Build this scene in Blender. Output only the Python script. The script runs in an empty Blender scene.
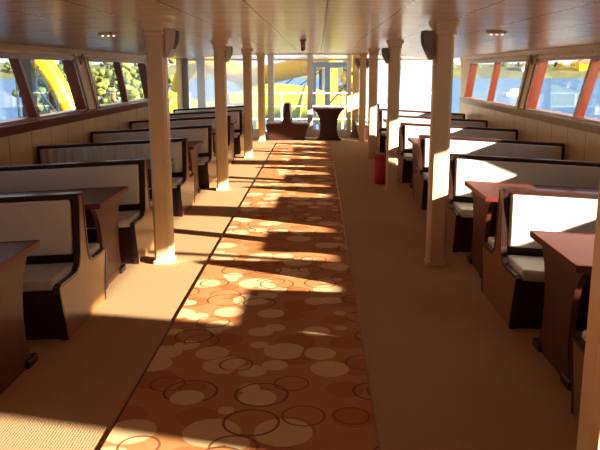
import bpy, bmesh, math, random
from mathutils import Vector, Matrix
random.seed(7)
scene = bpy.context.scene
COL = scene.collection
XC = -0.15                       # centre line of the cabin
XL, XR = -3.42, 3.12             # inner faces of the side walls
YB, YF = -3.6, 18.6              # rear and front ends
def deck(x): return -0.012 * (x - XC) ** 2          # cambered deck
def ceil_z(x): return 2.055 - 0.012 * (x - XC) ** 2
SL = 0.0566                      # slope of the outboard furniture

# ------------------------------------------------------------ materials
def new_mat(name):
    m = bpy.data.materials.new(name); m.use_nodes = True
    nt = m.node_tree; b = nt.nodes['Principled BSDF']
    return m, nt, b
def N(nt, t, **kw):
    n = nt.nodes.new(t)
    for k, v in kw.items():
        setattr(n, k, v)
    return n
def setin(n, **kw):
    for k, v in kw.items():
        n.inputs[k].default_value = v
def coords(nt, scale=(1, 1, 1), loc=(0, 0, 0), out='Object'):
    tc = N(nt, 'ShaderNodeTexCoord'); mp = N(nt, 'ShaderNodeMapping')
    mp.inputs['Scale'].default_value = scale; mp.inputs['Location'].default_value = loc
    nt.links.new(tc.outputs[out], mp.inputs['Vector'])
    return mp.outputs['Vector']
def math_n(nt, op, a, b=None, c=None, clamp=False):
    n = N(nt, 'ShaderNodeMath', operation=op); n.use_clamp = clamp
    for i, v in enumerate((a, b, c)):
        if v is None: continue
        if isinstance(v, (int, float)): n.inputs[i].default_value = v
        else: nt.links.new(v, n.inputs[i])
    return n.outputs[0]
def mixc(nt, fac, a, b, blend='MIX'):
    n = N(nt, 'ShaderNodeMix', data_type='RGBA', blend_type=blend)
    for i, v in ((0, fac), (6, a), (7, b)):
        if isinstance(v, (int, float)): n.inputs[i].default_value = v
        elif isinstance(v, tuple): n.inputs[i].default_value = v if len(v) == 4 else (*v, 1)
        else: nt.links.new(v, n.inputs[i])
    return n.outputs[2]
def bump(nt, b, h, strength=.3, dist=.01):
    n = N(nt, 'ShaderNodeBump'); setin(n, Strength=strength, Distance=dist)
    nt.links.new(h, n.inputs['Height']); nt.links.new(n.outputs[0], b.inputs['Normal'])
def noise(nt, vec, scale=5, detail=3, rough=.5):
    n = N(nt, 'ShaderNodeTexNoise'); setin(n, Scale=scale, Detail=detail, Roughness=rough)
    nt.links.new(vec, n.inputs['Vector']); return n.outputs['Fac']

def wood(name, c1, c2, rough=.35, scale=(1.5, 14, 14), coat=.0, bs=.05):
    m, nt, b = new_mat(name)
    v = coords(nt, scale)
    f = noise(nt, v, 2.2, 5, .6)
    col = mixc(nt, f, c1, c2)
    nt.links.new(col, b.inputs['Base Color'])
    setin(b, Roughness=rough); b.inputs['Coat Weight'].default_value = coat
    b.inputs['Coat Roughness'].default_value = .15
    bump(nt, b, f, bs, .004)
    return m
def plain(name, c, rough=.5, metal=0, nscale=30, var=.12, bs=.03):
    m, nt, b = new_mat(name)
    f = noise(nt, coords(nt), nscale, 3)
    d = tuple(x * (1 - var) for x in c); e = tuple(min(1, x * (1 + var)) for x in c)
    nt.links.new(mixc(nt, f, d, e), b.inputs['Base Color'])
    setin(b, Roughness=rough, Metallic=metal)
    if bs: bump(nt, b, f, bs, .003)
    return m
def vinyl(name, c, kind='smooth'):
    m, nt, b = new_mat(name)
    v = coords(nt)
    f = noise(nt, v, 6, 3)
    nt.links.new(mixc(nt, f, tuple(x * .9 for x in c), c), b.inputs['Base Color'])
    setin(b, Roughness=.42)
    if kind == 'smooth':
        bump(nt, b, noise(nt, coords(nt, (3, 1, 1)), 4, 3), .25, .02)
    elif kind == 'folds':
        w = N(nt, 'ShaderNodeTexWave', wave_type='BANDS', bands_direction='X')
        setin(w, Scale=3.4, Distortion=3.5, Detail=2)
        nt.links.new(coords(nt, (1, 1, .6)), w.inputs['Vector'])
        bump(nt, b, w.outputs['Fac'], .8, .025)
    else:
        setin(b, Roughness=.18)
        bump(nt, b, noise(nt, coords(nt, (1, 1, 1)), 11, 6, .7), .9, .03)
    return m

M = {}
M['panel'] = wood('bench_panel_wood', (.30, .13, .045), (.42, .20, .075), .33, (6, 14, 1.5), .2)
M['dark'] = wood('dark_mahogany', (.035, .012, .009), (.075, .022, .014), .35, (2, 16, 16), .2)
M['table'] = wood('table_mahogany', (.13, .04, .03), (.21, .075, .055), .38, (1.2, 16, 10), .0)
M['tableside'] = wood('table_side_mahogany', (.11, .032, .02), (.17, .055, .03), .4, (8, 14, 1.2), .1)
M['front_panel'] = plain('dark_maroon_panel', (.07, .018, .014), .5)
M['rim'] = plain('crimson_edge_band', (.19, .035, .025), .4)
M['frame_red'] = wood('window_mahogany', (.22, .05, .025), (.33, .085, .04), .3, (14, 2, 2), .3)
M['seat'] = vinyl('cream_vinyl', (.80, .76, .70))
M['folds'] = vinyl('cream_vinyl_folded', (.76, .72, .65), 'folds')
M['crumple'] = vinyl('cream_vinyl_plastic', (.74, .70, .65), 'crumple')
M['pole'] = wood('post_cream_wood', (.74, .54, .31), (.84, .66, .42), .4, (9, 9, .8), .1)
M['cream'] = plain('cream_paint', (.70, .55, .33), .45, nscale=3)
M['white'] = plain('white_paint', (.93, .92, .88), .4, nscale=3, var=.04)
M['grey'] = plain('grey_paint', (.35, .36, .38), .45)
M['grey_dark'] = plain('dark_grey_paint', (.10, .09, .08), .5)
M['navy'] = plain('dark_blue_steel', (.012, .018, .035), .5)
M['black'] = plain('black_steel', (.03, .035, .04), .5)
M['speaker'] = plain('speaker_plastic', (.30, .21, .16), .5)
M['speaker_grey'] = plain('speaker_grey_plastic', (.66, .58, .48), .5)
M['mesh'] = plain('speaker_grille_mesh', (.09, .07, .06), .6, nscale=160, var=.5)
M['red'] = plain('red_plastic', (.62, .03, .04), .4)
M['brass'] = plain('brass_metal', (.55, .38, .18), .35, 1)
M['chrome'] = plain('chrome_metal', (.8, .8, .8), .15, 1)
M['yellow'] = plain('yellow_fibreglass', (.62, .40, .01), .35, nscale=1.2)
M['lime'] = plain('lime_fibreglass', (.42, .42, .04), .4, nscale=1.2)
M['orange'] = plain('orange_fibreglass', (.80, .42, .02), .4, nscale=1.2)
M['bluepale'] = plain('pale_blue_paint', (.22, .36, .48), .4)
M['leaf'] = plain('leaf_foliage', (.085, .12, .03), .8, nscale=1.5, var=.6, bs=.4)
M['leafy'] = plain('yellowish_foliage', (.17, .19, .04), .8, nscale=1.5, var=.5, bs=.4)
M['roof'] = plain('terracotta_roof', (.5, .18, .1), .7)
M['land'] = plain('dry_land', (.15, .15, .06), .9, nscale=.05, var=.5)
M['deckgrey'] = plain('deck_grey_paint', (.42, .40, .36), .7)
m, nt, b = new_mat('lamp_white'); setin(b, Roughness=.3); b.inputs['Base Color'].default_value = (.9, .9, .88, 1)
b.inputs['Emission Color'].default_value = (1, .93, .85, 1); b.inputs['Emission Strength'].default_value = 1.0
nt.links.new(mixc(nt, noise(nt, coords(nt), 20), (.85, .85, .83), (.95, .95, .93)), b.inputs['Base Color'])
M['lamp'] = m

# cream boarded wall panelling, seams every 0.62 m
m, nt, b = new_mat('cream_wall_panelling')
sx = N(nt, 'ShaderNodeSeparateXYZ'); nt.links.new(coords(nt), sx.inputs[0])
fr = math_n(nt, 'FRACT', math_n(nt, 'DIVIDE', sx.outputs['Y'], .64))
seam = math_n(nt, 'LESS_THAN', math_n(nt, 'ABSOLUTE', math_n(nt, 'SUBTRACT', fr, .5)), .012)
g = noise(nt, coords(nt, (3, 3, .8)), 3, 4)
c = mixc(nt, g, (.80, .54, .22), (.88, .64, .31))
nt.links.new(mixc(nt, seam, c, (.36, .22, .09)), b.inputs['Base Color'])
setin(b, Roughness=.4); bump(nt, b, math_n(nt, 'SUBTRACT', 1.0, seam), .4, .006)
M['wall'] = m

# lacquered ceiling: boards across the cabin, riveted joints along it
m, nt, b = new_mat('lacquered_ceiling_panels')
sx = N(nt, 'ShaderNodeSeparateXYZ'); nt.links.new(coords(nt), sx.inputs[0])
X, Y = sx.outputs['X'], sx.outputs['Y']
fx = math_n(nt, 'ABSOLUTE', math_n(nt, 'SUBTRACT', math_n(nt, 'FRACT', math_n(nt, 'ADD', math_n(nt, 'DIVIDE', X, .5), .4)), .5))
seamx = math_n(nt, 'LESS_THAN', fx, .011)
near = math_n(nt, 'LESS_THAN', math_n(nt, 'ABSOLUTE', math_n(nt, 'SUBTRACT', fx, .05)), .024)
fy = math_n(nt, 'ABSOLUTE', math_n(nt, 'SUBTRACT', math_n(nt, 'FRACT', math_n(nt, 'DIVIDE', Y, .24)), .5))
riv = math_n(nt, 'MULTIPLY', near, math_n(nt, 'LESS_THAN', fy, .07))
fy2 = math_n(nt, 'ABSOLUTE', math_n(nt, 'SUBTRACT', math_n(nt, 'FRACT', math_n(nt, 'DIVIDE', Y, 1.22)), .5))
seamy = math_n(nt, 'LESS_THAN', fy2, .006)
seam = math_n(nt, 'MAXIMUM', seamx, seamy)
band = noise(nt, coords(nt, (.35, 3.2, 1)), 2.0, 3)
c = mixc(nt, band, (.62, .47, .32), (.84, .72, .55))
c = mixc(nt, math_n(nt, 'MULTIPLY', seam, .85), c, (.14, .08, .04))
c = mixc(nt, riv, c, (.9, .85, .78))
nt.links.new(c, b.inputs['Base Color'])
setin(b, Roughness=.25); b.inputs['Specular Tint'].default_value = (1, .88, .74, 1)
h = math_n(nt, 'ADD', math_n(nt, 'MULTIPLY', band, .35), math_n(nt, 'SUBTRACT', riv, seam))
bump(nt, b, h, .4, .008)
M['ceiling'] = m

# sisal carpet
m, nt, b = new_mat('beige_sisal_carpet')
v = coords(nt)
w = N(nt, 'ShaderNodeTexWave', wave_type='BANDS', bands_direction='Y'); setin(w, Scale=16, Distortion=1.5, Detail=2)
nt.links.new(v, w.inputs['Vector'])
w2 = N(nt, 'ShaderNodeTexWave', wave_type='BANDS', bands_direction='X'); setin(w2, Scale=22, Distortion=1.5, Detail=2)
nt.links.new(v, w2.inputs['Vector'])
big = noise(nt, v, 1.3, 3); fine = noise(nt, v, 90, 2)
t = math_n(nt, 'MULTIPLY', w.outputs['Fac'], w2.outputs['Fac'])
c = mixc(nt, t, (.50, .31, .165), (.70, .48, .29))
c = mixc(nt, big, c, (.60, .39, .215))
c = mixc(nt, math_n(nt, 'MULTIPLY', fine, .35), c, (.40, .23, .10))
nt.links.new(c, b.inputs['Base Color']); setin(b, Roughness=.95); b.inputs['Specular IOR Level'].default_value = .1
bump(nt, b, math_n(nt, 'ADD', t, fine), .35, .004)
M['carpet'] = m

# patterned runner: overlapping discs and rings
m, nt, b = new_mat('circle_pattern_runner')
def cells(scale, loc, rnd=.75):
    vo = N(nt, 'ShaderNodeTexVoronoi', voronoi_dimensions='2D', feature='F1'); setin(vo, Scale=scale, Randomness=rnd)
    nt.links.new(coords(nt, (1, 1, 1), loc), vo.inputs['Vector'])
    s = N(nt, 'ShaderNodeSeparateColor'); nt.links.new(vo.outputs['Color'], s.inputs[0])
    return vo.outputs['Distance'], s.outputs[0], s.outputs[1]
base = mixc(nt, noise(nt, coords(nt), 2.0, 2), (.56, .25, .095), (.64, .32, .135))
d, r1, r2 = cells(2.7, (3.3, 1.7, 0), .6)
c = mixc(nt, math_n(nt, 'MULTIPLY', math_n(nt, 'LESS_THAN', d, math_n(nt, 'MULTIPLY_ADD', r1, .18, .18)), .55), base, (.46, .13, .035))
d, r1, r2 = cells(3.05, (.4, .2, 0), .75)
disc = math_n(nt, 'MULTIPLY', math_n(nt, 'LESS_THAN', d, math_n(nt, 'MULTIPLY_ADD', r1, .20, .22)), math_n(nt, 'LESS_THAN', r2, .72))
c = mixc(nt, math_n(nt, 'MULTIPLY', disc, .85), c, (.86, .64, .37))
d, r1, r2 = cells(3.4, (8.1, 5.3, 0), .9)
disc = math_n(nt, 'MULTIPLY', math_n(nt, 'LESS_THAN', d, math_n(nt, 'MULTIPLY_ADD', r1, .14, .14)), math_n(nt, 'LESS_THAN', r2, .45))
c = mixc(nt, math_n(nt, 'MULTIPLY', disc, .8), c, (.88, .67, .41))
for loc, sc, th, colr in (((5.5, 9.2, 0), 2.6, .5, (.20, .055, .02)), ((1.5, 4.1, 0), 3.0, .45, (.25, .08, .03))):
    d, r1, r2 = cells(sc, loc, .7)
    ring = math_n(nt, 'LESS_THAN', math_n(nt, 'ABSOLUTE', math_n(nt, 'SUBTRACT', d, math_n(nt, 'MULTIPLY_ADD', r1, .12, .26))), .018)
    ring = math_n(nt, 'MULTIPLY', ring, math_n(nt, 'LESS_THAN', r2, th))
    c = mixc(nt, math_n(nt, 'MULTIPLY', ring, .85), c, colr)
fine = noise(nt, coords(nt), 120, 2)
c = mixc(nt, math_n(nt, 'MULTIPLY', fine, .25), c, (.35, .16, .06))
nt.links.new(c, b.inputs['Base Color']); setin(b, Roughness=.9); b.inputs['Specular IOR Level'].default_value = .15
bump(nt, b, fine, .3, .003)
M['runner'] = m

# window glass: clear with a weak reflection
m, nt, b = new_mat('window_glass')
nt.nodes.remove(b)
tr = N(nt, 'ShaderNodeBsdfTransparent'); gl = N(nt, 'ShaderNodeBsdfGlossy'); gl.inputs['Roughness'].default_value = .02
tr.inputs['Color'].default_value = (.95, .97, .98, 1)
lw = N(nt, 'ShaderNodeFresnel'); lw.inputs['IOR'].default_value = 1.35
mx = N(nt, 'ShaderNodeMixShader'); nt.links.new(math_n(nt, 'MULTIPLY', lw.outputs[0], .22), mx.inputs[0])
nt.links.new(tr.outputs[0], mx.inputs[1]); nt.links.new(gl.outputs[0], mx.inputs[2])
nt.links.new(mx.outputs[0], nt.nodes['Material Output'].inputs['Surface'])
M['glass'] = m

def glare_glass(name, k):
    """front glass with a translucent white veil put in to imitate outdoor glare"""
    m = bpy.data.materials.new(name); m.use_nodes = True; nt = m.node_tree; nt.nodes.remove(nt.nodes['Principled BSDF'])
    tr = N(nt, 'ShaderNodeBsdfTransparent'); tl = N(nt, 'ShaderNodeBsdfTranslucent'); tl.inputs['Color'].default_value = (.97, .97, .97, 1)
    mx = N(nt, 'ShaderNodeMixShader'); f = noise(nt, coords(nt), 1.5, 3)
    nt.links.new(math_n(nt, 'MULTIPLY_ADD', f, k * .5, k * .75), mx.inputs[0])
    nt.links.new(tr.outputs[0], mx.inputs[1]); nt.links.new(tl.outputs[0], mx.inputs[2])
    nt.links.new(mx.outputs[0], nt.nodes['Material Output'].inputs['Surface'])
    return m
M['glare_strong'] = glare_glass('strong_glare_glass', .52)  # white veil in the glass stands in for overexposed glare outside
M['glare_mid'] = glare_glass('light_glare_glass', .30)
M['glare_weak'] = glare_glass('clear_front_glass', .05)

# water
m, nt, b = new_mat('blue_sea_water')
v = coords(nt, (1, 1, 1))
f = noise(nt, v, .12, 4)
nt.links.new(mixc(nt, f, (.05, .13, .26), (.10, .21, .36)), b.inputs['Base Color'])
setin(b, Roughness=.45); b.inputs['Specular IOR Level'].default_value = .25
bump(nt, b, noise(nt, v, 1.6, 4), .6, .3)
M['water'] = m

# ------------------------------------------------------------ mesh helpers
def link(name, bm, mat, parent=None, smooth=False, loc=None):
    bmesh.ops.recalc_face_normals(bm, faces=bm.faces)
    me = bpy.data.meshes.new(name); bm.to_mesh(me); bm.free()
    if smooth:
        for p in me.polygons: p.use_smooth = True
    me.materials.append(M[mat] if isinstance(mat, str) else mat)
    o = bpy.data.objects.new(name, me); COL.objects.link(o)
    if parent: o.parent = parent
    if loc: o.location = loc
    return o
def empty(name, loc=(0, 0, 0), rz=0):
    o = bpy.data.objects.new(name, None); COL.objects.link(o)
    o.location = loc; o.rotation_euler = (0, 0, rz); o.empty_display_size = .2
    return o
def tag(o, label=None, cat=None, group=None, kind=None):
    if label: o['label'] = label
    if cat: o['category'] = cat
    if group: o['group'] = group
    if kind: o['kind'] = kind
    return o
def box(bm, x0, x1, y0, y1, z0, z1, bev=0, seg=2):
    r = bmesh.ops.create_cube(bm, size=1)
    vs = r['verts']
    for v in vs:
        v.co = Vector(((x0 + x1) / 2 + v.co.x * (x1 - x0), (y0 + y1) / 2 + v.co.y * (y1 - y0), (z0 + z1) / 2 + v.co.z * (z1 - z0)))
    if bev:
        es = list({e for v in vs for e in v.link_edges})
        bmesh.ops.bevel(bm, geom=es, offset=bev, segments=seg, affect='EDGES', profile=.5)
    return bm
def B(*a, **k): return box(bmesh.new(), *a, **k)
def prism(bm, pts, a0, a1, axis='x'):
    """polygon pts in the plane across `axis`, extruded a0..a1"""
    def P(a, p):
        return (a, p[0], p[1]) if axis == 'x' else ((p[0], a, p[1]) if axis == 'y' else (p[0], p[1], a))
    f = [bm.verts.new(P(a0, p)) for p in pts]; g = [bm.verts.new(P(a1, p)) for p in pts]
    n = len(pts)
    bm.faces.new(f); bm.faces.new(g[::-1])
    for i in range(n):
        bm.faces.new((f[i], g[i], g[(i + 1) % n], f[(i + 1) % n]))
    return bm
def tube(bm, path, r, n=10, closed=False):
    path = [Vector(p) for p in path]; rings = []
    up = Vector((0, 0, 1)); k = len(path)
    for i, p in enumerate(path):
        if closed: t = path[(i + 1) % k] - path[i - 1]
        else: t = path[min(i + 1, k - 1)] - path[max(i - 1, 0)]
        t.normalize()
        u = up if abs(t.z) < .95 else Vector((1, 0, 0))
        a = t.cross(u).normalized(); c = a.cross(t)
        rr = r[i] if isinstance(r, (list, tuple)) else r
        rings.append([bm.verts.new(p + (a * math.cos(q) + c * math.sin(q)) * rr) for q in [2 * math.pi * j / n for j in range(n)]])
    m_ = k if closed else k - 1
    for i in range(m_):
        A, C = rings[i], rings[(i + 1) % k]
        for j in range(n):
            bm.faces.new((A[j], A[(j + 1) % n], C[(j + 1) % n], C[j]))
    if not closed:
        bm.faces.new(rings[0][::-1]); bm.faces.new(rings[-1])
    return bm
def lathe(bm, prof, n=24, c=(0, 0)):
    rings = [[bm.verts.new((c[0] + r * math.cos(2 * math.pi * j / n), c[1] + r * math.sin(2 * math.pi * j / n), z)) for j in range(n)] for r, z in prof]
    for i in range(len(rings) - 1):
        for j in range(n):
            bm.faces.new((rings[i][j], rings[i][(j + 1) % n], rings[i + 1][(j + 1) % n], rings[i + 1][j]))
    bm.faces.new(rings[0][::-1]); bm.faces.new(rings[-1])
    return bm
def shear(bm, k=SL):
    for v in bm.verts: v.co.z -= k * v.co.x
    return bm
def children(o): return [c for c in COL.objects if c.parent == o]
def copy_tree(o, parent=None):
    c = o.copy(); COL.objects.link(c); c.parent = parent
    for ch in children(o): copy_tree(ch, c)
    return c

# ------------------------------------------------------------ the setting
NX = 26
xs = [XL - .12 + (XR - XL + .24) * i / NX for i in range(NX + 1)]
bm = bmesh.new()
pts = [(x, deck(x)) for x in xs] + [(xs[-1], -.35), (xs[0], -.35)]
prism(bm, pts, YB - .1, YF + .1, 'y')
tag(link('floor', bm, 'carpet'), kind='structure')
bm = bmesh.new()
pts = [(x, ceil_z(x)) for x in xs] + [(xs[-1], 2.25), (xs[0], 2.25)]
prism(bm, pts, YB - .1, YF + .35, 'y')
tag(link('ceiling', bm, 'ceiling'), kind='structure')

# runner down the aisle
RX0, RX1 = -.965, .275
bm = bmesh.new()
rx = [RX0 + (RX1 - RX0) * i / 8 for i in range(9)]
pts = [(x, deck(x) + .006) for x in rx] + [(x, deck(x) - .01) for x in rx[::-1]]
prism(bm, pts, YB + .2, 17.0, 'y')
run = empty('carpet_runner', (0, 0, 0)); tag(run, 'long orange carpet runner with pale discs and dark rings down the aisle', 'carpet')
link('pile', bm, 'runner', run)
for x0, x1, bmat in ((RX0 - .004, RX0 + .003, 'dark'), (RX1 - .002, RX1 + .004, 'panel')):
    bm = bmesh.new(); prism(bm, [(x0, deck(x0) - .01), (x1, deck(x1) - .01), (x1, deck(x1) + .009), (x0, deck(x0) + .009)], YB + .2, 17.0, 'y')
    link('edge_binding', bm, bmat, run)

ZS, ZH = 1.06, 1.81         # opening between sill and head
RK = .50                    # the posts are raked: foot lies further forward than head
def rake(y, z): return y + RK * (ZH - z) / (ZH - ZS)
left_op = [(2.2, 5.98), (6.55, 10.33), (10.88, 14.62)]
right_op = [(-3.1, .92), (2.30, 6.02), (6.48, 10.76), (11.22, 15.48)]
def side_wall(name, xin, out, ops, arch):
    bm = bmesh.new(); x0, x1 = xin, xin + out * .11
    zb, zt = -.30, 2.12
    ye, yd = arch                        # doorway from ye to yd beyond the last window
    prism(bm, [(YB, zb), (ye, zb), (ye, ZS), (YB, ZS)], x0, x1)
    # strip above with a rounded door corner
    prism(bm, [(YB, ZH), (ye, ZH), (ye, zt), (YB, zt)], x0, x1)
    edge = [(YB, YB)] + ops + [(ye, ye)]
    for (a0, a1), (b0, b1) in zip(edge[:-1], edge[1:]):
        lo, hi = a1, b0
        lo_s = lo if a0 == a1 else lo + RK
        hi_s = hi if b0 == b1 else hi + RK
        prism(bm, [(lo_s, ZS), (hi_s, ZS), (hi, ZH), (lo, ZH)], x0, x1)
    # over the doorway, with quarter-round corner
    r = .35
    arc = [(ye + r - r * math.cos(t), 1.93 - r + r * math.sin(t)) for t in [math.pi / 2 * i / 8 for i in range(9)]]
    prism(bm, [(ye, zt)] + [(ye, 1.93 - r)] + arc[1:] + [(yd, 1.93), (yd, zt)], x0, x1)
    prism(bm, [(yd, zb), (YF, zb), (YF, zt), (yd, zt)], x0, x1)
    return tag(link(name, bm, 'wall'), kind='structure')
side_wall('wall_left', XL, -1, left_op, (16.4, 18.35))
side_wall('wall_right', XR, 1, right_op, (16.5, 18.35))
tag(link('wall_back', B(XL - .1, XR + .1, YB - .1, YB, -.3, 2.1), 'wall'), kind='structure')

# windows: raked frames with one mullion
def window(idx, xin, out, y0, y1, side):
    w = empty('window_%d' % idx, (xin, y0, ZS)); tag(w, kind='structure')
    def L(pts, xa, xb, mat, nm):
        bm = bmesh.new()
        prism(bm, [(p[0] - y0, p[1] - ZS) for p in pts], out * xa, out * xb)
        return link(nm, bm, mat, w)
    t = .055
    def par(ya, yb, za, zb):
        return [(rake(ya, za), za), (rake(yb, za), za), (rake(yb, zb), zb), (rake(ya, zb), zb)]
    fm = bmesh.new()
    for a in (par(y0, y0 + t * 1.3, ZS, ZH), par(y1 - t * 1.3, y1, ZS, ZH), par(y0, y1, ZS, ZS + t * .6), par(y0, y1, ZH - t * .6, ZH)):
        prism(fm, [(p[0] - y0, p[1] - ZS) for p in a], out * -.012, out * .14)
    link('frame', fm, 'frame_red', w)
    ym = (y0 + y1) / 2
    L(par(ym - .04, ym + .04, ZS, ZH), .0, .11, 'frame_red', 'mullion')
    for a, c in ((y0 + t, ym - .03), (ym + .03, y1 - t)):
        L(par(a, c, ZS + .02, ZH - .02), .060, .066, 'glass', 'pane')
    return w
i = 0
for side, xin, out, ops in (('left', XL, -1, left_op), ('right', XR, 1, right_op)):
    for y0, y1 in ops:
        i += 1; window(i, xin, out, y0, y1, side)

# trims: sills, header moulding, cornices, pillar battens
n = 0
def trim(bm, mat):
    global n
    n += 1
    return tag(link('trim_%d' % n, bm, mat), kind='structure')
bm = bmesh.new(); prism(bm, [(XL - .0, ZS - .115), (XL + .03, ZS - .115), (XL + .055, ZS - .015), (XL + .055, ZS), (XL, ZS + .012)], YB, 15.35, 'y'); trim(bm, 'frame_red')
bm = bmesh.new(); prism(bm, [(XR, ZS - .105), (XR - .03, ZS - .105), (XR - .06, ZS - .015), (XR - .06, ZS), (XR, ZS + .012)], YB, 16.2, 'y'); trim(bm, 'cream')
for x, s in ((XL, 1), (XR, -1)):
    bm = bmesh.new()
    zc = ceil_z(x)
    prism(bm, [(x, zc - .055), (x + s * .02, zc - .055), (x + s * .045, zc + .002), (x, zc + .01)], YB, 16.4, 'y'); trim(bm, 'cream')
    bm = bmesh.new(); prism(bm, [(x, ZH + .0), (x + s * .022, ZH), (x + s * .022, ZH + .03), (x, ZH + .03)], YB, 15.7, 'y'); trim(bm, 'frame_red' if s > 0 else 'pole')
for x, s, ops in ((XL, 1, left_op), (XR, -1, right_op)):       # battens on the pillars between windows
    for (a0, a1), (b0, b1) in zip(ops[:-1], ops[1:]):
        for ya in (a1 + .03, b0 - .09):
            bm = bmesh.new()
            prism(bm, [(rake(ya, ZS), ZS), (rake(ya + .06, ZS), ZS), (rake(ya + .06, 1.9), 1.9), (rake(ya, 1.9), 1.9)], x, x + s * .022)
            trim(bm, 'cream')
for side, x, s in (('left', XL, 1), ('right', XR, -1)):
    tag(link('baseboard_' + side, B(min(x, x + s * .02), max(x, x + s * .02), YB, 16.4, deck(x) - .01, deck(x) + .09), 'dark'), kind='structure')

# ------------------------------------------------------------ front bulkhead, glazed
bm = bmesh.new()
prism(bm, [(XL - .1, 2.02), (XR + .1, 2.02), (XR + .1, 2.1), (XL - .1, 2.1)], YF, YF + .1, 'y')
box(bm, XL - .1, XR + .1, YF, YF + .1, -.3, .12)
tag(link('wall_front', bm, 'white'), kind='structure')
posts = [(-3.48, -3.28, 'grey'), (-3.05, -2.86, 'white'), (-1.50, -1.36, 'pole'), (-1.28, -1.13, 'white'), (-.29, -.15, 'white'), (.71, .81, 'white'), (.84, 1.0, 'pole'), (1.95, 2.02, 'white'), (3.05, 3.2, 'white')]
for a, c, mt in posts:
    trim(B(a, c, YF - .04, YF + .12, .0, 2.03), mt)
w = empty('window_8', (0, YF, 0)); tag(w, kind='structure')
gaps = [(-3.28, -3.05, 'glare_mid'), (-2.86, -1.5, 'glare_mid'), (-1.13, -.29, 'glare_weak'), (-.15, .71, 'glare_weak'), (1.0, 1.95, 'glare_strong'), (2.02, 3.05, 'glare_strong')]
for a, c, gm in gaps:
    link('pane', B(a, c, .045, .046, .12, 1.88), gm, w)
    link('glare_strip', B(a, c, .045, .046, 1.92, 2.02), 'glare_strong', w)  # added strip under the header, imitates the white band of glare
    f = bmesh.new(); box(f, a, c, .02, .08, .12, .18); box(f, a, c, .02, .08, 1.88, 1.92)
    link('frame', f, 'white', w)

# ------------------------------------------------------------ posts in the cabin
def make_post(x, y, label):
    t = empty('support_post', (x, y, deck(x)))
    h = ceil_z(x) - deck(x) + .004
    tag(t, label, 'post', 'square cream posts along the aisle')
    s, c = .078, .022
    oct_ = [(-s + c, -s), (s - c, -s), (s, -s + c), (s, s - c), (s - c, s), (-s + c, s), (-s, s - c), (-s, -s + c)]
    bm = bmesh.new(); prism(bm, oct_, 0.0, h, 'z'); link('shaft', bm, 'pole', t)
    bm = bmesh.new()
    prof = [(.082, h - .115), (.092, h - .105), (.092, h - .085), (.084, h - .075), (.112, h - .03), (.118, h - .0)]
    rings = []
    for r, z in prof:
        k = r * .25
        rings.append([bm.verts.new((p[0], p[1], z)) for p in [(-r + k, -r), (r - k, -r), (r, -r + k), (r, r - k), (r - k, r), (-r + k, r), (-r, r - k), (-r, -r + k)]])
    for A, C in zip(rings[:-1], rings[1:]):
        for j in range(8): bm.faces.new((A[j], A[(j + 1) % 8], C[(j + 1) % 8], C[j]))
    bm.faces.new(rings[0][::-1]); bm.faces.new(rings[-1])
    link('capital', bm, 'pole', t)
    link('base_trim', B(-s - .006, s + .006, -s - .006, s + .006, -.004, .03, bev=.004), 'pole', t)
    return t
PL, PR = -1.36, 1.03
words_l = ['nearest square cream post on the left side of the aisle', 'second square cream post from the camera, left side', 'third square cream post from the camera, left side', 'farthest cream post on the left, beside the front benches']
words_r = ['second cream post on the right, with a brown speaker and sunlit front face', 'third square cream post on the right, beside the red bin', 'fourth cream post from the camera on the right side', 'farthest cream post on the right, with two small speakers']
for (y, a, c) in zip((6.25, 10.25, 14.15, 17.5), words_l, words_r):
    make_post(PL, y, a); make_post(PR, y, c)
make_post(1.03, 2.42, 'nearest cream post, cut by the right edge of the photo')

# speakers
def make_speaker(x, y, z, s, label, mat='speaker', k=1.0):
    """half-moon cabinet screwed to a post; s = side it bulges to"""
    t = empty('wall_speaker', (x, y, z)); tag(t, label, 'speaker', 'small speakers fixed to the posts')
    H_, D, W_ = .23 * k, .088 * k, .085 * k
    prof = [(0, 0)]
    for i in range(11):
        q = i / 10
        prof.append((s * D * (math.sin(math.pi * min(1, .08 + q * .62)) ** .8), -H_ / 2 + H_ * q) if False else (s * D * (.25 + .75 * math.sin(math.pi / 2 * min(1, q * 1.25))), -H_ / 2 + H_ * q))
    pts = [(0, -H_ / 2)] + prof[1:] + [(0, H_ / 2)]
    bm = bmesh.new(); prism(bm, pts, -W_, W_, 'y'); link('cabinet', bm, mat, t)
    g = bmesh.new()
    gp = [(p[0] + s * .004, p[1] * .86) for p in prof[1:]]
    prism(g, gp + [(p[0] - s * .012, p[1]) for p in gp[::-1]], -W_ * .82, W_ * .82, 'y'); link('grille', g, 'mesh', t)
    link('bracket', B(min(0, -s * .012), max(0, -s * .012), -.03, .03, -.05, .05), 'black', t)
    return t
make_speaker(PR - .09, 6.25, 1.85, -1, 'brown curved speaker on the sunlit right post nearest the camera')
make_speaker(PR - .09, 10.25, 1.84, -1, 'small brown speaker on the right post beside the red bin', k=.9)
make_speaker(PL + .09, 6.25, 1.87, 1, 'pale curved speaker on the nearest left post', 'speaker_grey')
make_speaker(PL + .09, 10.25, 1.86, 1, 'pale speaker on the second left post', 'speaker_grey', k=.9)
make_speaker(PR - .09, 17.5, 1.80, -1, 'brown speaker on the left side of the farthest right post')
make_speaker(PR + .09, 17.5, 1.80, 1, 'brown speaker on the right side of the farthest right post')

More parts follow.
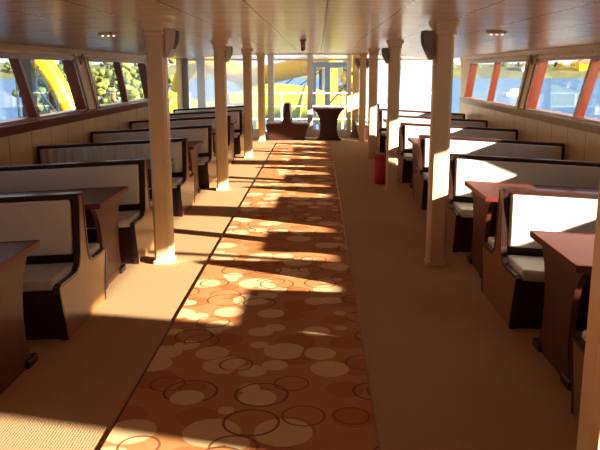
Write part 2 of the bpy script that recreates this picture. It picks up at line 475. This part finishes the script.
# ------------------------------------------------------------ benches
BL = 1.80   # bench length
right_half = [(.42, -.02), (.435, .10), (.475, .24), (.50, .33), (.502, .365), (.47, .378), (.30, .372), (.17, .378), (.115, .41), (.085, .48), (.07, .60), (.056, .74), (.05, .86), (.042, .873)]
prof = right_half + [(-a, c) for a, c in right_half[::-1]]
def panel_mesh(x0, x1):
    bm = bmesh.new(); prism(bm, prof, x0, x1); return shear(bm)
def edge_mesh(x0, x1):
    """raised dark edging following the panel outline"""
    bm = bmesh.new(); k = len(prof); rings = []
    for i, p in enumerate(prof):
        a = Vector(prof[max(i - 1, 0)]); c = Vector(prof[min(i + 1, k - 1)])
        d = (c - a).normalized(); nn = Vector((d.y, -d.x))
        P = Vector(p); o = P + nn * .005; q = P - nn * .016
        rings.append([bm.verts.new((x0, o.x, o.y)), bm.verts.new((x1, o.x, o.y)), bm.verts.new((x1, q.x, q.y)), bm.verts.new((x0, q.x, q.y))])
    for A, C in zip(rings[:-1], rings[1:]):
        for j in range(4): bm.faces.new((A[j], A[(j + 1) % 4], C[(j + 1) % 4], C[j]))
    bm.faces.new(rings[0][::-1]); bm.faces.new(rings[-1])
    return shear(bm)
def cushion(x0, x1, y0, y1, z0, z1, bev, puff):
    """upholstered block with a soft crown"""
    bm = bmesh.new()
    box(bm, x0, x1, y0, y1, z0, z1)
    bmesh.ops.subdivide_edges(bm, edges=[e for e in bm.edges if abs((e.verts[0].co - e.verts[1].co).x) > .5], cuts=17)
    es = [e for e in bm.edges if e.is_boundary is False and abs(e.calc_face_angle(0)) > .5]
    bmesh.ops.bevel(bm, geom=es, offset=bev, segments=3, affect='EDGES', profile=.5)
    rnd = random.Random(int(y0 * 100))
    for v in bm.verts:
        w_ = math.sin(v.co.x * 9 + y0 * 7) * .5 + math.sin(v.co.x * 23) * .3
        if puff == 'top' and v.co.z > z1 - bev * 1.2: v.co.z += .003 * w_
        if puff == 'front': v.co.y += .002 * w_ * (1 if (v.co.y - (y0 + y1) / 2) > 0 else -1)
    return shear(bm)
def make_bench(length, seat_mat='seat', back_mat='seat'):
    t = empty('booth_bench', (0, 0, 0))
    L_ = length
    for x0 in (0, L_ - .034):
        pn = link('end_panel', panel_mesh(x0, x0 + .034), 'panel', t)
        link('panel_edging', edge_mesh(x0 - .004, x0 + .038), 'dark', pn)
    bm = bmesh.new()
    box(bm, .03, L_ - .03, -.032, .032, .40, .835); link('backrest_core', shear(bm), 'dark', t)
    bm = bmesh.new(); box(bm, .0, L_, -.056, .056, .842, .878, bev=.008); link('top_rail', shear(bm), 'dark', t)
    for s in (-1, 1):
        y0, y1 = sorted((s * .03, s * .088))
        c = link('backrest_cushion', cushion(.05, L_ - .04, y0, y1, .475, .842, .018, 'front'), back_mat if s < 0 else 'seat', t, True)
        y0, y1 = sorted((s * .06, s * .49))
        link('seat_cushion', cushion(.036, L_ - .036, y0, y1, .345, .422, .022, 'top'), seat_mat if s < 0 else 'seat', t, True)
        bm = bmesh.new()
        y0, y1 = sorted((s * .37, s * .45))
        prism(bm, [(s * .40, -.02), (s * .415, .10), (s * .45, .25), (s * .465, .345), (s * .06, .345), (s * .06, .32), (s * .43, .32), (s * .42, .25), (s * .385, .10), (s * .37, -.02)], .03, L_ - .03)
        link('seat_base', shear(bm), 'dark', t)
    return t
def flag(o, label): o['label'] = label; o['category'] = 'bench'; o['group'] = 'double sided booth benches'; return o
protoA = make_bench(BL, 'crumple', 'seat')
protoB = make_bench(BL, 'seat', 'folds')
protoC = make_bench(BL)
XLB, XRB = -1.585, 1.27
def turn_side(o, x, y, side):
    o.location = (x, y, deck(x) + (.0))
    o.rotation_euler = (0, 0, math.pi if side < 0 else 0)
# turning by pi swaps the front and rear cushions, so mirror instead of turning on the left
def mirror_tree(o):
    o.scale = (1, 1, 1)
def mirrored(o):
    for ch in children(o):
        me = ch.data
        for v in me.vertices: v.co.x = -v.co.x
        me.flip_normals(); me.update()
        for g in children(ch):
            for v in g.data.vertices: v.co.x = -v.co.x
            g.data.flip_normals(); g.data.update()
protoL = make_bench(BL)
for p in (protoA, protoB, protoL): mirrored(p)
ly = [4.76, 6.62, 8.75, 10.85, 13.15, 15.2, 17.15]
llab = ['nearest booth bench on the left, its seat under crumpled clear plastic',
        'second booth bench from the camera, left side, beside the nearest post',
        'third left booth bench, its backrest cover creased in vertical folds',
        'fourth booth bench from the camera on the left',
        'fifth booth bench from the camera on the left',
        'sixth booth bench from the camera on the left',
        'farthest left booth bench, by the front windows']
firstL = True
for k, (y, lb) in enumerate(zip(ly, llab)):
    if k == 0: o = protoA
    elif k == 2: o = protoB
    elif firstL: o = protoL; firstL = False
    else: o = copy_tree(protoL)
    o.location = (XLB, y, deck(XLB)); flag(o, lb)
ry = [2.98, 5.04, 7.12, 9.25, 11.42, 13.5, 15.6]
rlab = ['nearest right booth bench, only its seat corner seen beside the cut-off post',
        'second booth bench from the camera on the right, backrest brightly sunlit',
        'third right booth bench, pointed shadow across its sunlit backrest',
        'fourth booth bench from the camera on the right, behind the sunlit post',
        'fifth booth bench from the camera on the right',
        'sixth booth bench from the camera on the right',
        'farthest right booth bench, by the bright side doorway']
for k, (y, lb) in enumerate(zip(ry, rlab)):
    o = protoC if k == 0 else copy_tree(protoC)
    o.location = (XRB, y, deck(XRB)); flag(o, lb)

# ------------------------------------------------------------ tables
def make_table(length):
    t = empty('booth_table', (0, 0, 0))
    bm = bmesh.new(); box(bm, .0, length, -.41, .41, .672, .705, bev=.006); link('tabletop', shear(bm), 'table', t)
    bm = bmesh.new(); box(bm, -.006, .006, -.414, .414, .668, .708, bev=.003)
    box(bm, -.002, length, -.416, -.408, .668, .708); box(bm, -.002, length, .408, .416, .668, .708)
    link('edge_band', shear(bm), 'rim', t)
    half = [(.30, -.02), (.30, .03), (.265, .08), (.235, .18), (.225, .30), (.235, .42), (.27, .54), (.33, .62), (.39, .672)]
    pts = half + [(-a, c) for a, c in half[::-1]]
    for x0 in (.05, length - .12):
        bm = bmesh.new(); prism(bm, pts, x0, x0 + .035); link('end_panel', shear(bm), 'tableside', t)
    bm = bmesh.new(); box(bm, .08, length - .1, -.02, .02, .45, .672); link('stretcher', shear(bm), 'tableside', t)
    for s in (-1, 1):
        bm = bmesh.new(); box(bm, .03, .105, min(s * .20, s * .34), max(s * .20, s * .34), -.02, .045, bev=.008); link('foot', shear(bm), 'dark', t)
    return t
TL = 1.76
tR = make_table(TL); tL = make_table(TL); mirrored(tL)
def flagt(o, lb): o['label'] = lb; o['category'] = 'table'; o['group'] = 'mahogany tables between the booth benches'
def mids(a): return [(p + q) / 2 for p, q in zip(a[:-1], a[1:])]
lty = [3.68] + mids(ly)
tl = ['nearest mahogany table on the left, cut by the photo edge',
      'mahogany table behind the nearest left bench', 'mahogany table behind the second left bench',
      'mahogany table behind the third left bench', 'mahogany table behind the fourth left bench',
      'mahogany table behind the fifth left bench', 'mahogany table behind the sixth left bench']
for k, (y, lb) in enumerate(zip(lty, tl)):
    o = tL if k == 0 else copy_tree(tL)
    o.location = (XLB - .035, y, deck(XLB)); flagt(o, lb)
tr_ = ['nearest mahogany table on the right, with crimson edge, before the bright bench',
       'mahogany table behind the second right bench, its corner over a seat', 'mahogany table behind the third right bench',
       'mahogany table behind the fourth right bench', 'mahogany table behind the fifth right bench', 'mahogany table behind the sixth right bench']
for k, (y, lb) in enumerate(zip(mids(ry), tr_)):
    o = tR if k == 0 else copy_tree(tR)
    o.location = (XRB + .04, y, deck(XRB)); flagt(o, lb)

# front group: benches and table turned end-on to the aisle
def strip_shear(o, sgn=1):
    for ch in children(o):
        for c in [ch] + children(ch):
            if c.data.get('flat'): continue
            for v in c.data.vertices: v.co.z += SL * v.co.x
            c.data['flat'] = 1
fb = make_bench(.80); strip_shear(fb)
fb.rotation_euler = (0, 0, math.pi / 2); fb.location = (-.762, 17.60, deck(-.762)); flag(fb, 'front booth bench seen end-on, left of the small front table')
fb2 = copy_tree(fb); fb2.location = (1.40, 17.72, deck(1.40)); flag(fb2, 'front booth bench seen end-on, right of the small front table')
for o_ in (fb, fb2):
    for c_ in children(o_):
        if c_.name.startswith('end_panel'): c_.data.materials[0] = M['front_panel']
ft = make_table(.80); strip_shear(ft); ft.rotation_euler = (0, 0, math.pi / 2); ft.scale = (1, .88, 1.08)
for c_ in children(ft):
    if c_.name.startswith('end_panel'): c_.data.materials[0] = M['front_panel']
ft.location = (.235, 17.5, deck(.2)); flagt(ft, 'small dark mahogany table standing end-on before the front windows')

# ------------------------------------------------------------ red bin
t = empty('waste_bin', (.93, 10.86, deck(.93))); tag(t, 'small red plastic bin on the carpet beside the right post', 'bin')
bm = bmesh.new(); lathe(bm, [(.085, 0), (.09, .01), (.108, .40), (.108, .40), (.10, .40), (.085, .03)]); link('bucket', bm, 'red', t, True)
bm = bmesh.new(); tube(bm, [(.112 * math.cos(a), .112 * math.sin(a), .405) for a in [2 * math.pi * i / 24 for i in range(24)]], .011, 8, True); link('rim', bm, 'red', t, True)

# ------------------------------------------------------------ ceiling fittings and hooks
def ceiling_light(x, y, label):
    t = empty('ceiling_light', (x, y, ceil_z(x))); tag(t, label, 'ceiling light', 'small flush ceiling lights')
    bm = bmesh.new(); lathe(bm, [(.10, .002), (.10, -.010), (.085, -.02), (.02, -.022)], 24); link('base_ring', bm, 'ceiling', t, True)
    for k in range(3):
        bm = bmesh.new(); lathe(bm, [(.013, -.02), (.015, -.028), (.009, -.034), (.002, -.036)], 12, (-.055 + .055 * k, 0)); link('bulb', bm, 'lamp', t, True)
ceiling_light(-2.10, 7.45, 'small ceiling light with three bright spots above the left benches')
ceiling_light(1.72, 7.35, 'small round ceiling light above the right benches')
t = empty('smoke_detector', (-.22, 10.3, ceil_z(-.22))); tag(t, 'small brown fitting hanging from the ceiling over the aisle', 'smoke detector')
bm = bmesh.new(); lathe(bm, [(.045, .0), (.045, -.02), (.032, -.03), (.032, -.13), (.02, -.15)], 18); link('housing', bm, 'speaker', t, True)
bm = bmesh.new(); lathe(bm, [(.034, -.075), (.037, -.08), (.037, -.09), (.034, -.095)], 18); link('ring', bm, 'brass', t, True)
for x, s, y, lb in ((XL, 1, 10.62, 'oval brass hook on the left window pillar'), (XR, -1, 10.99, 'oval brass hook on the right window pillar')):
    t = empty('coat_hook', (x + s * .0, y, 1.80)); tag(t, lb, 'hook', 'oval hooks on the window pillars')
    bm = bmesh.new(); box(bm, min(0, s * .012), max(0, s * .012), -.03, .03, -.05, .05, bev=.004); link('plate', bm, 'brass', t)
    bm = bmesh.new(); tube(bm, [(s * (.03 + .012 * math.sin(a)), .04 * math.cos(a), .07 * math.sin(a)) for a in [2 * math.pi * i / 20 for i in range(20)]], .009, 8, True); link('loop', bm, 'panel', t, True)

# ------------------------------------------------------------ outside: decks, rails
for side, xa, xb in (('left', XL - 1.25, XL - .12), ('right', XR + .12, XR + 1.25)):
    tag(link('side_deck', B(xa, xb, YB, YF + .2, -.45, -.2), 'deckgrey'), kind='structure')
bm = bmesh.new(); prism(bm, [(-4.6, YF + .1), (4.3, YF + .1), (3.6, 22.0), (-3.9, 22.0)], -.45, -.12, 'z')
tag(link('bow_deck', bm, 'white'), kind='structure')
def railing(x0, y0, x1, y1, z0, label, nposts, h=1.12):
    t = empty('guard_rail', (x0, y0, z0)); tag(t, label, 'railing', 'white guard rails around the outer deck')
    d = Vector((x1 - x0, y1 - y0, 0))
    for z in (h, h * .66, h * .33):
        bm = bmesh.new(); tube(bm, [(0, 0, z), (d.x / 2, d.y / 2, z), (d.x, d.y, z)], .022, 8); link('rail', bm, 'white', t, True)
    for k in range(nposts):
        q = d * (k / (nposts - 1))
        bm = bmesh.new(); tube(bm, [(q.x, q.y, 0), (q.x, q.y, h)], .022, 8); link('stanchion', bm, 'white', t, True)
railing(-3.8, 21.7, 3.4, 21.7, -.13, 'white tubular guard rail across the bow outside the front windows', 9)
railing(XR + 1.21, 8.6, XR + 1.21, 18.6, -.21, 'white guard rail outside the right windows', 5, 1.0)
railing(XL - 1.15, 6.6, XL - 1.15, 18.6, -.21, 'white guard rail outside the left windows', 6, 1.0)
t = empty('awning_post', (-4.40, 11.15, -.21)); tag(t, 'dark square post standing outside the nearest left window', 'post')
link('shaft', B(-.09, .09, -.09, .09, 0, 2.6, bev=.01), 'grey_dark', t); link('base_plate', B(-.13, .13, -.13, .13, 0, .02), 'grey_dark', t)
# white deck lockers seen through the right windows
def locker(x, y, lb):
    t = empty('deck_locker', (x, y, -.2)); tag(t, lb, 'locker', 'white lockers on the right side deck')
    link('chest', B(-.28, .28, -.55, .55, 0, 1.0, bev=.03), 'white', t)
    link('lid', B(-.30, .30, -.57, .57, 1.0, 1.09, bev=.03), 'white', t)
    link('latch', B(-.315, -.30, -.05, .05, .9, 1.02, bev=.003), 'chrome', t)
locker(3.85, 13.0, 'white deck locker outside the nearer right window')
locker(3.85, 17.4, 'white deck locker outside the farther right window')

# water, land
bm = bmesh.new(); prism(bm, [(-900, -60), (900, -60), (900, 900), (-900, 900)], -2.6, -2.4, 'z'); tag(link('sea', bm, 'water'), kind='structure')
bm = bmesh.new()
prev = None
ys = []
rnd = random.Random(3)
K = 90
rows = []
for i in range(K + 1):
    x = -520 + 1040 * i / K
    yb = 372 - .0004 * x * x + rnd.uniform(-3, 3)
    hgt = 1.4 + 1.6 * math.sin(i * .37) ** 2 + rnd.uniform(0, 1.4)
    rows.append([bm.verts.new(p) for p in ((x, yb, -2.6), (x, yb + 3, -1.6), (x, yb + 25, hgt), (x, yb + 90, hgt + 2), (x, yb + 160, -3))])
for A, C in zip(rows[:-1], rows[1:]):
    for j in range(4): bm.faces.new((A[j], C[j], C[j + 1], A[j + 1]))
tag(link('far_shore', bm, 'land'), kind='structure')

def tree(x, y, z, h, w_, mat, lb, grp, nm='tree'):
    t = empty(nm, (x, y, z)); tag(t, lb, 'tree' if nm == 'tree' else 'shrub', grp)
    bm = bmesh.new(); tube(bm, [(0, 0, -.2 * h), (.02 * h, 0, .3 * h), (0, 0, .6 * h)], [.05 * h, .04 * h, .02 * h], 7); link('trunk', bm, 'panel', t, True)
    bm = bmesh.new(); rr = random.Random(int(x * 13 + y * 7))
    for k in range(9 if nm == 'tree' else 46):
        a = rr.uniform(0, 6.28); q = rr.uniform(0, .32 if nm == 'tree' else .5) * w_
        c_ = Vector((q * math.cos(a), q * math.sin(a), h * rr.uniform(.35 if nm == 'tree' else .08, .82)))
        r = bmesh.ops.create_icosphere(bm, subdivisions=2, radius=w_ * (rr.uniform(.20, .34) if nm == 'tree' else rr.uniform(.07, .17)))
        for v in r['verts']:
            v.co *= rr.uniform(.78, 1.22)
            v.co = v.co * (1 + .22 * math.sin(v.co.x * 9 / w_ + k) * math.cos(v.co.z * 11 / w_ + k * 2)); v.co.z *= .85; v.co += c_
    link('crown', bm, mat, t, True)
    return t
rnd = random.Random(11)
for px in range(436, 640, 13):
    x = (px - 319) / 730 * 400
    tree(x, 400 + rnd.uniform(-1, 4), .3, rnd.uniform(3.5, 6.5), 4.9, rnd.choice(['leaf', 'leaf', 'leafy']), 'distant tree on the far shore seen through the right windows', 'far shore trees on the right')
for px in range(-28, 52, 9):
    x = (px - 319) / 730 * 372
    tree(x, 372 + rnd.uniform(-1, 4), .3, rnd.uniform(4.5, 8), 3.4, 'leaf', 'distant tree on the far shore seen through the nearest left window', 'far shore trees on the left')
def house(x, y, w_, h, wall, lb):
    t = empty('house', (x, y, 0)); tag(t, lb, 'house')
    link('walls', B(-w_ / 2, w_ / 2, -3, 3, -2, h), wall, t)
    bm = bmesh.new(); prism(bm, [(-w_ / 2 - .5, h), (w_ / 2 + .5, h), (w_ / 2 - 1.5, h + 1.8), (-w_ / 2 + 1.5, h + 1.8)], -3.4, 3.4, 'y'); link('roof', bm, 'roof', t)
house(136, 384, 9, 5.0, 'yellow', 'yellow house on the far shore seen through the right window')
house(146, 380, 5, 3.2, 'white', 'small white house on the far shore beside the yellow one')
house(107, 384, 8, 3.2, 'white', 'white house on the far shore seen past the window pillar')

# small motorboat with a white wake through the right window
def boat(x, y, L_, rz, hull, cab, lb, zz=-2.4):
    t = empty('motorboat', (x, y, zz), rz); tag(t, lb, 'boat')
    bm = bmesh.new(); secs = []
    for i in range(9):
        q = i / 8; xx = (q - .5) * L_; w_ = L_ * .16 * (1 - max(0, q - .5) ** 2 * 3.9); s = .18 * L_ * (1 + .25 * q * q)
        secs.append([bm.verts.new(p) for p in ((xx, -w_, s), (xx, -w_ * .8, .03 * L_), (xx, 0, -.04 * L_), (xx, w_ * .8, .03 * L_), (xx, w_, s))])
    for A, C in zip(secs[:-1], secs[1:]):
        for j in range(4): bm.faces.new((A[j], C[j], C[j + 1], A[j + 1]))
        bm.faces.new((A[4], C[4], C[0], A[0]))
    bm.faces.new(secs[0]); bm.faces.new(secs[-1][::-1])
    link('hull', bm, hull, t)
    link('cabin', B(-.22 * L_, .12 * L_, -.11 * L_, .11 * L_, .17 * L_, .33 * L_, bev=.03 * L_), cab, t)
    link('windscreen', B(.10 * L_, .125 * L_, -.09 * L_, .09 * L_, .22 * L_, .30 * L_), 'black', t)
boat(31, 118, 3.4, .3, 'white', 'white', 'little white motorboat on the blue water outside the right window')
boat(-12.6, 38.0, 7.0, 1.9, 'bluepale', 'white', 'pale blue moored boat outside the second left window')

# quay with shrubs off the left bow
bm = bmesh.new(); prism(bm, [(-17.2, 44), (-10.0, 44), (-9.5, 46), (-11.5, 58), (-22, 58)], -2.7, -1.2, 'z'); tag(link('quay', bm, 'land'), kind='structure')
rnd = random.Random(5)
for k in range(9):
    x = -19.0 + k * 1.05; y = 47 + 3.4 * (k % 3)
    x *= y / 49
    tree(x, y, -1.2, rnd.uniform(3.3, 4.6), 2.2, rnd.choice(['leafy', 'leafy', 'leaf']), 'yellow-green shrub on the quay outside the second left window', 'shrubs on the quay', 'shrub')

# ------------------------------------------------------------ water slides beyond the bow
def slide(path, r, mat, legs, lb, loc=(0, 0, 0), cables=()):
    t = empty('water_slide', loc); tag(t, lb, 'water slide')
    P = [Vector(p) for p in path]
    # smooth the path
    out = []
    for i in range(len(P) - 1):
        p0, p1, p2, p3 = P[max(i - 1, 0)], P[i], P[i + 1], P[min(i + 2, len(P) - 1)]
        for k in range(6):
            s = k / 6
            out.append(.5 * ((2 * p1) + (p2 - p0) * s + (2 * p0 - 5 * p1 + 4 * p2 - p3) * s * s + (3 * p1 - p0 - 3 * p2 + p3) * s ** 3))
    out.append(P[-1])
    bm = bmesh.new(); tube(bm, out, r, 18); link('chute', bm, mat, t, True)
    for q in out[3::6]:
        bm = bmesh.new()
        nxt = out[min(out.index(q) + 1, len(out) - 1)]; d = (nxt - q).normalized()
        tube(bm, [q - d * .05, q + d * .05], r * 1.07, 18); link('flange', bm, mat, t, True)
    for a, c in cables:
        bm = bmesh.new(); tube(bm, [a, c], .022, 6); link('cable', bm, 'black', t)
    for (x, y, zt) in legs:
        bm = bmesh.new(); tube(bm, [(x, y, -2.4), (x, y, zt)], .10, 8); link('leg', bm, 'black', t, True)
    return t
slide([(-4.6, 30, 2.0), (-3.0, 29.5, 1.45), (-1.4, 29, 1.6), (.2, 28.6, 2.1), (1.6, 29, 3.0)], .36, 'orange', [(-2.6, 29.5, 1.6), (.1, 28.6, 2.2)], 'orange-yellow slide tube sloping behind the central front window', cables=[((-1.5, 29, .95), (.1, 29, 2.2)), ((-1.2, 29, .75), (.2, 29, 1.7))])
slide([(-6.4, 27.5, .6), (-4.2, 27.2, -.1), (-1.8, 27, .55), (.6, 26.8, .15), (2.4, 26.6, -.9), (4, 26.6, -1.6)], .62, 'lime', [(-1.8, 27, .2), (.7, 26.8, .0)], 'lime-yellow slide tube running low behind the bow rail')
slide([(-2.6, 31, -.9), (-3.0, 31, 1.0), (-4.2, 31, 1.95), (-5.6, 31, 1.5), (-5.8, 31.4, .2), (-4.6, 31.6, -.5), (-3.0, 31.4, -.9)], .36, 'yellow', [(-4.2, 31, 1.7)], 'yellow looping slide tube seen between the left posts')
slide([(1.0, 27.5, 3.0), (1.35, 27.4, 1.8), (1.1, 27.6, .8), (1.6, 28, -.4)], .42, 'yellow', [(1.0, 27.9, 2.4)], 'bright yellow slide tube behind the small front table')
slide([(-11.0, 27.2, 3.0), (-10.25, 27, 2.15), (-9.75, 27, 1.4), (-9.35, 27, .6), (-8.9, 27, -.6)], .36, 'yellow', [(-9.9, 27, 1.5), (-8.7, 26.2, -.6)], 'yellow slide tube on black trusses outside the nearest left window')
# dark tower with green panel
t = empty('slide_tower', (.0, 24.5, -2.4)); tag(t, 'dark framed slide tower with a green panel behind the small front table', 'tower')
for x in (-.18, .28, .98):
    link('upright', B(x - .085, x + .085, -.07, .07, 0, 4.3), 'navy', t)
link('cross_beam', B(-.27, 1.07, -.08, .08, 4.14, 4.3), 'navy', t)
link('side_panel', B(.37, .62, -.03, .03, 2.4, 4.14), 'lime', t)
bm = bmesh.new(); tube(bm, [(.3, 0, 2.9), (1.0, 0, 3.7)], .04, 8); link('brace', bm, 'black', t)
# truss for the slide outside the left window
t = empty('support_truss', (-9.6, 25.6, -2.4)); tag(t, 'black steel truss under the yellow slide outside the left window', 'truss')
for a, c in (((-.9, 0, 0), (-.9, 0, 4.6)), ((.5, 0, 0), (.5, 0, 3.0)), ((-.9, 0, 2.4), (.9, 0, 2.4)), ((-.9, 0, 4.4), (.7, 0, 2.2)), ((-.5, 0, 2.4), (-.1, 0, 4.2)), ((-.9, 0, 3.4), (.0, 0, 3.9))):
    bm = bmesh.new(); tube(bm, [a, c], .045, 8); link('strut', bm, 'black', t)
# ------------------------------------------------------------ light
wd = bpy.data.worlds.new('World'); scene.world = wd; wd.use_nodes = True
nt = wd.node_tree; bg = nt.nodes['Background']
tc = N(nt, 'ShaderNodeTexCoord'); sx = N(nt, 'ShaderNodeSeparateXYZ'); nt.links.new(tc.outputs['Generated'], sx.inputs[0])
ramp = N(nt, 'ShaderNodeValToRGB')
ramp.color_ramp.elements[0].position = 0.0; ramp.color_ramp.elements[0].color = (.95, .97, 1, 1)
ramp.color_ramp.elements[1].position = .55; ramp.color_ramp.elements[1].color = (.62, .70, .84, 1)
nt.links.new(sx.outputs['Z'], ramp.inputs['Fac']); nt.links.new(ramp.outputs['Color'], bg.inputs['Color'])
bg.inputs['Strength'].default_value = 1.5
sd = bpy.data.lights.new('sun', 'SUN'); sd.energy = 24; sd.angle = math.radians(1.0); sd.color = (1, .93, .79)
so = bpy.data.objects.new('sun', sd); COL.objects.link(so); so.location = (20, -10, 12)
so.rotation_euler = Vector((-1, .505, -.366)).to_track_quat('-Z', 'Y').to_euler()
# sky portals in the openings
def portal(loc, rot, sx_, sy_):
    l = bpy.data.lights.new('portal', 'AREA'); l.shape = 'RECTANGLE'; l.size = sx_; l.size_y = sy_; l.cycles.is_portal = True
    o = bpy.data.objects.new('portal', l); COL.objects.link(o); o.location = loc; o.rotation_euler = rot
for x, ops, s in ((XL - .2, left_op, 1), (XR + .2, right_op, -1)):
    for y0, y1 in ops:
        portal((x, (y0 + y1) / 2 + .25, (ZS + ZH) / 2), (0, math.radians(-90 * s), 0), .8, y1 - y0 + .6)
    portal((x, 17.4, .9), (0, math.radians(-90 * s), 0), 2.1, 2.2)
portal((-.15, YF + .2, 1.0), (math.radians(-90), 0, 0), 6.6, 1.9)

# ------------------------------------------------------------ camera
F = 730.0
v = Vector((19 / F, 155 / F, -1)).normalized()
z = Vector((0, -v.z, v.y)).normalized()
x = v.cross(z)
# rows are the world axes in camera coordinates -> camera-to-world rotation
Rm = Matrix((x, v, z))
cd = bpy.data.cameras.new('camera'); cam = bpy.data.objects.new('camera', cd); COL.objects.link(cam)
cam.matrix_world = Matrix.Translation((0, 0, 1.65)) @ Rm.to_4x4()
cd.sensor_width = 36; cd.lens = F / 600 * 36; cd.clip_end = 3000; cd.clip_start = .05
scene.camera = cam
scene.view_settings.view_transform = 'Standard'
scene.view_settings.look = 'None'; scene.view_settings.gamma = .86
scene.view_settings.exposure = 0
scene.cycles.max_bounces = 10; scene.cycles.diffuse_bounces = 5
scene.cycles.transparent_max_bounces = 16
